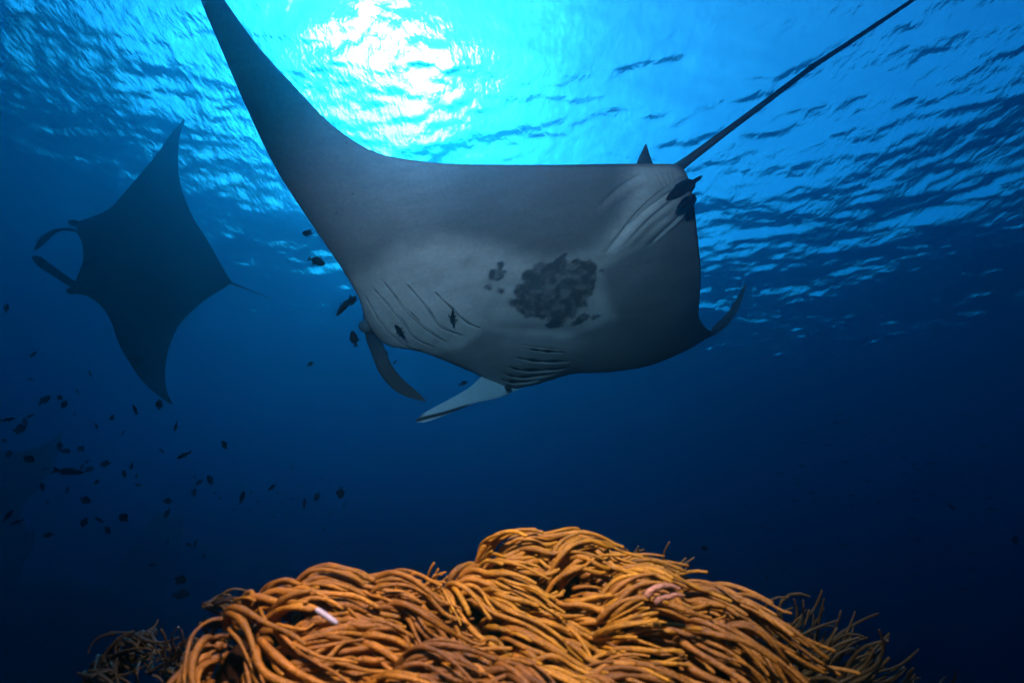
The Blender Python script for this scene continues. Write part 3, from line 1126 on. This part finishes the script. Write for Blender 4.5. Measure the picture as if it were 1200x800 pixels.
def fish_mesh(name, deep, thick, fork, seed):
    """a reef fish one unit long along +x (nose), z up, one continuous skin with fins"""
    xs = np.array([.5, .47, .42, .33, .2, .05, -.1, -.22, -.3, -.34])
    hz = np.array([.004, .22, .45, .75, .97, 1.0, .82, .5, .27, .22]) * deep
    hy = np.array([.004, .3, .6, .9, 1.0, .9, .65, .35, .16, .12]) * thick
    sides = 12
    th = np.linspace(0, 2 * math.pi, sides, endpoint=False)
    V = []
    for x, a, b in zip(xs, hz, hy):
        for t_ in th:
            V.append((x, b * math.sin(t_), a * math.cos(t_) - .06 * deep))
    F = []
    for k in range(len(xs) - 1):
        for j in range(sides):
            j2 = (j + 1) % sides
            F.append((k * sides + j, (k + 1) * sides + j, (k + 1) * sides + j2, k * sides + j2))

    def fin(pts, t_=.006):
        n = len(pts)
        b0 = len(V)
        for s_ in (1, -1):
            for (x, z) in pts:
                V.append((x, s_ * t_, z))
        F.append(tuple(range(b0, b0 + n)))
        F.append(tuple(range(b0 + 2 * n - 1, b0 + n - 1, -1)))
        for j in range(n):
            j2 = (j + 1) % n
            F.append((b0 + j, b0 + n + j, b0 + n + j2, b0 + j2))
    fin([(-.28, .05), (-.36, .09 if fork > 0 else .045), (-.5, .05 + fork), (-.43, 0.0), (-.5, -.05 - fork), (-.36, -.09 if fork > 0 else -.045), (-.28, -.05)])
    fin([(.22, deep * .8), (.12, deep * 1.28), (-.08, deep * 1.2), (-.2, deep * .9), (-.27, deep * .35), (-.05, deep * .6)])
    fin([(.02, -deep * .9), (-.08, -deep * 1.35), (-.2, -deep * .95), (-.26, -deep * .35), (-.1, -deep * .6)])
    # pectoral fins, spread sideways
    for s_ in ((1, -1) if 'cigar' not in name else ()):
        b0 = len(V)
        V.extend([(.17, s_ * thick * .8, -.02), (.10, s_ * thick * .8, -.05), (-.02, s_ * (thick + .13), -.07), (.05, s_ * (thick + .15), -.03), (.05, s_ * (thick + .14), -.045)])
        F.extend([(b0, b0 + 1, b0 + 2), (b0, b0 + 2, b0 + 3), (b0, b0 + 4, b0 + 1), (b0 + 1, b0 + 4, b0 + 2), (b0 + 3, b0 + 2, b0 + 4), (b0, b0 + 3, b0 + 4)])
    me = bpy.data.meshes.new(name)
    me.from_pydata(V, [], F)
    me.polygons.foreach_set('use_smooth', [True] * len(me.polygons))
    me.update()
    return me


FM = {}
for nm, dp, tk, fk in (('deep', .28, .12, .10), ('mid', .20, .10, .12), ('slim', .12, .085, .10), ('cigar', .135, .085, -.03)):
    FM[nm] = fish_mesh('fish_' + nm, dp, tk, fk, 1)
    FM[nm].materials.append(FISH)
FM['rusty'] = FM['mid'].copy()
FM['rusty'].materials.clear()
FM['rusty'].materials.append(FISH_B)


def put_fish(px, py, d, length_px, ang, kind, label, group=None, yaw=0.0, rollv=0.0, name='reef_fish'):
    """ang: heading in the picture, degrees, 0 = right, 90 = up; yaw turns the nose away from the camera"""
    o = bpy.data.objects.new(name, FM[kind])
    col.objects.link(o)
    L_ = length_px * d / FPX
    a, y_ = R(ang), R(yaw)
    fx = (CR * math.cos(a) + CU * math.sin(a)) * math.cos(y_) + CF * math.sin(y_)
    up = np.array([0, 0, 1.0])
    if abs(fx @ up) > .8:
        up = -CR if math.cos(R(rollv)) > 0 else CR
    fy = np.cross(up, fx)
    fy /= np.linalg.norm(fy)
    fz = np.cross(fx, fy)
    if rollv:
        c_, s_ = math.cos(R(rollv)), math.sin(R(rollv))
        fy, fz = fy * c_ + fz * s_, fz * c_ - fy * s_
    p = P(px, py, d)
    Mx = Matrix([[fx[i] * L_, fy[i] * L_, fz[i] * L_, p[i]] for i in range(3)] + [[0, 0, 0, 1]])
    o.matrix_world = Mx
    tag(o, label, 'fish', group)
    return o


# fish close to the big manta, each told apart by where it swims
put_fish(361, 273, 2.9, 16, 168, 'deep', 'round dark fish just off the wing edge, upper of two', yaw=20)
put_fish(371, 306, 2.9, 22, -18, 'mid', 'dark humped fish below the round one at the wing edge', rollv=20)
put_fish(404, 358, 2.9, 31, 232, 'slim', 'slender dark fish with forked tail and spread fins beside the gill slits', rollv=75)
put_fish(414, 352, 2.95, 15, 245, 'mid', 'small curled dark fish touching the slender fork-tailed one', yaw=-25)
put_fish(415, 397, 2.9, 20, 105, 'mid', 'dark fish upright next to the eye of the big manta', rollv=30)
put_fish(364, 426, 3.1, 9, 200, 'deep', 'tiny dark fish alone in blue water between the two mantas')
put_fish(452, 413, 3.6, 8, 160, 'deep', 'tiny fish tucked behind the dark head fin, nearer the mouth')
put_fish(463, 424, 3.6, 8, 230, 'mid', 'tiny fish just behind the dark head fin, nearer its tip')
put_fish(543, 449, 3.7, 12, 20, 'mid', 'small dark fish between the two head fins of the big manta')
put_fish(530, 369, 2.90, 22, 265, 'slim', 'dark fish with fins spread over the inner gill slits', rollv=85)
put_fish(469, 388, 2.93, 20, 130, 'deep', 'dark deep-bodied fish hovering over the outer gill slits', rollv=45)
put_fish(802, 220, 2.39, 52, 213, 'cigar', 'dark slender fish under the tail root of the big manta', rollv=-20)
put_fish(804, 236, 2.50, 28, 218, 'cigar', 'dark fish shape added for the shadow of the slender fish at the tail root', rollv=-20)  # added shape standing in for the slender fish's cast shadow
put_fish(102, 308, 5.6, 9, 210, 'mid', 'small fish at the mouth of the silhouetted manta')
put_fish(163, 420, 4.6, 16, -25, 'deep', 'dark fish passing under the lower wing of the silhouetted manta', yaw=20)
put_fish(186, 405, 5.5, 6, 70, 'mid', 'tiny fish over the trailing edge of the silhouetted manta lower wing')
put_fish(212, 696, 4.2, 22, 5, 'rusty', 'brownish fish near the seabed beside the orange coral mound')

fg = np.random.default_rng(5)
SCH = ('small dark reef fish of the loose school below the silhouetted manta', 'school below the silhouetted manta')
R3 = [(175, 155, 9, 215), (157, 285, 7, 170), (230, 395, 13, 60), (310, 380, 8, -20), (335, 415, 10, 240), (403, 348, 7, 100), (470, 257, 9, 78),
      (498, 325, 4, 40), (38, 495, 14, 10), (155, 478, 10, 200), (130, 510, 9, 100), (100, 545, 15, 15), (25, 605, 8, 160), (45, 675, 10, 70),
      (150, 700, 11, -40), (235, 752, 8, 190), (312, 635, 9, 120), (340, 658, 12, -10), (423, 647, 9, 150), (455, 715, 8, 200), (424, 745, 9, 60),
      (462, 755, 9, 30), (355, 765, 27, -12), (550, 725, 11, 180), (685, 735, 12, 240), (647, 778, 9, 100), (712, 788, 9, 215), (585, 485, 9, 190),
      (503, 530, 9, 85), (388, 467, 6, 80), (393, 545, 5, 20), (638, 567, 8, 60), (703, 443, 12, 95), (830, 418, 12, 88), (917, 525, 17, 240),
      (842, 657, 8, 130), (960, 680, 17, 205)]
R4 = [(315, 205, 12, 95), (230, 410, 12, 100), (168, 425, 9, 215), (137, 487, 8, 100), (140, 395, 4, 40), (418, 512, 13, 85), (595, 453, 12, 212),
      (783, 548, 12, 88), (858, 507, 10, 240), (995, 485, 13, 262), (470, 483, 5, 140), (262, 490, 4, 150), (290, 518, 4, 130), (145, 780, 7, 80), (105, 790, 6, 30)]
R5 = [(222, 135, 11, 130), (245, 215, 7, 20), (350, 152, 8, 70), (445, 203, 12, -15), (505, 108, 10, 205), (720, 125, 7, 150), (875, 208, 9, 170),
      (870, 272, 11, 240), (1010, 165, 9, 95), (1040, 110, 9, 212), (40, 285, 13, 60), (88, 318, 12, 200), (252, 385, 12, 185), (440, 320, 14, 180),
      (515, 305, 10, 140), (560, 360, 13, -20), (645, 295, 12, 110), (985, 435, 7, 150), (1017, 430, 7, 90), (875, 420, 6, 90), (940, 617, 13, -15),
      (795, 540, 8, 180), (1060, 500, 9, 70)]
kinds = ['deep', 'mid', 'slim']
for lst, ox, oy, sc in ((R3, 0, 380, 4.446), (R4, 200, 480, 5.0), (R5, 0, 540, 4.446)):
    for x, y, ln, an in lst:
        k = 'slim' if ln > 15 else kinds[int(fg.choice([0, 0, 1, 1, 2]))]
        put_fish(ox + x / sc, oy + y / sc, float(np.clip(.062 * FPX / ln * fg.uniform(.9, 1.25), 3.0, 6.3)), ln * 1.15, an, k, *SCH, yaw=fg.uniform(-35, 35), rollv=fg.uniform(-25, 25))
put_fish(7, 361, 4.0, 11, 85, 'deep', 'lone dark fish below the head fins of the silhouetted manta')
MIDF = ('tiny faint fish in the blue above the coral crest and left mound', 'faint fish above the coral')
for x, y in [(775, 455), (828, 415), (882, 403), (935, 420), (905, 512), (650, 550), (715, 522), (750, 518), (370, 580), (455, 590), (605, 625), (780, 630),
             (940, 605), (925, 612), (1032, 688), (1015, 560), (1022, 542), (895, 695), (708, 335), (505, 535), (415, 455), (630, 485), (680, 610)]:
    put_fish(200 + x / 5, 480 + y / 5, fg.uniform(8, 10.5), fg.uniform(3.5, 6), fg.uniform(0, 360), 'mid', *MIDF)
put_fish(1115, 594, 4.4, 12, -35, 'mid', 'plump dark fish below the far bait school')
put_fish(1190, 633, 4.4, 12, 100, 'deep', 'dark fish hanging head up at the edge of the far bait school')
put_fish(826, 642, 5.0, 9, 175, 'deep', 'small dark fish in open water over the right coral mound')
put_fish(899, 676, 5.0, 9, 110, 'mid', 'small dark fish just above the whip corals of the right mound')
FARF = ('tiny faint slender fish of the far school over deep water', 'far school over deep water')
for k in range(95):
    x, y = fg.normal(1040, 95), fg.normal(565, 62)
    if not (860 < x < 1200 and 478 < y < 720):
        continue
    put_fish(x, y, fg.uniform(8.0, 12.5), fg.uniform(6, 12), fg.choice([0, 180]) + fg.normal(0, 9), 'slim', *FARF, yaw=fg.uniform(-30, 30))
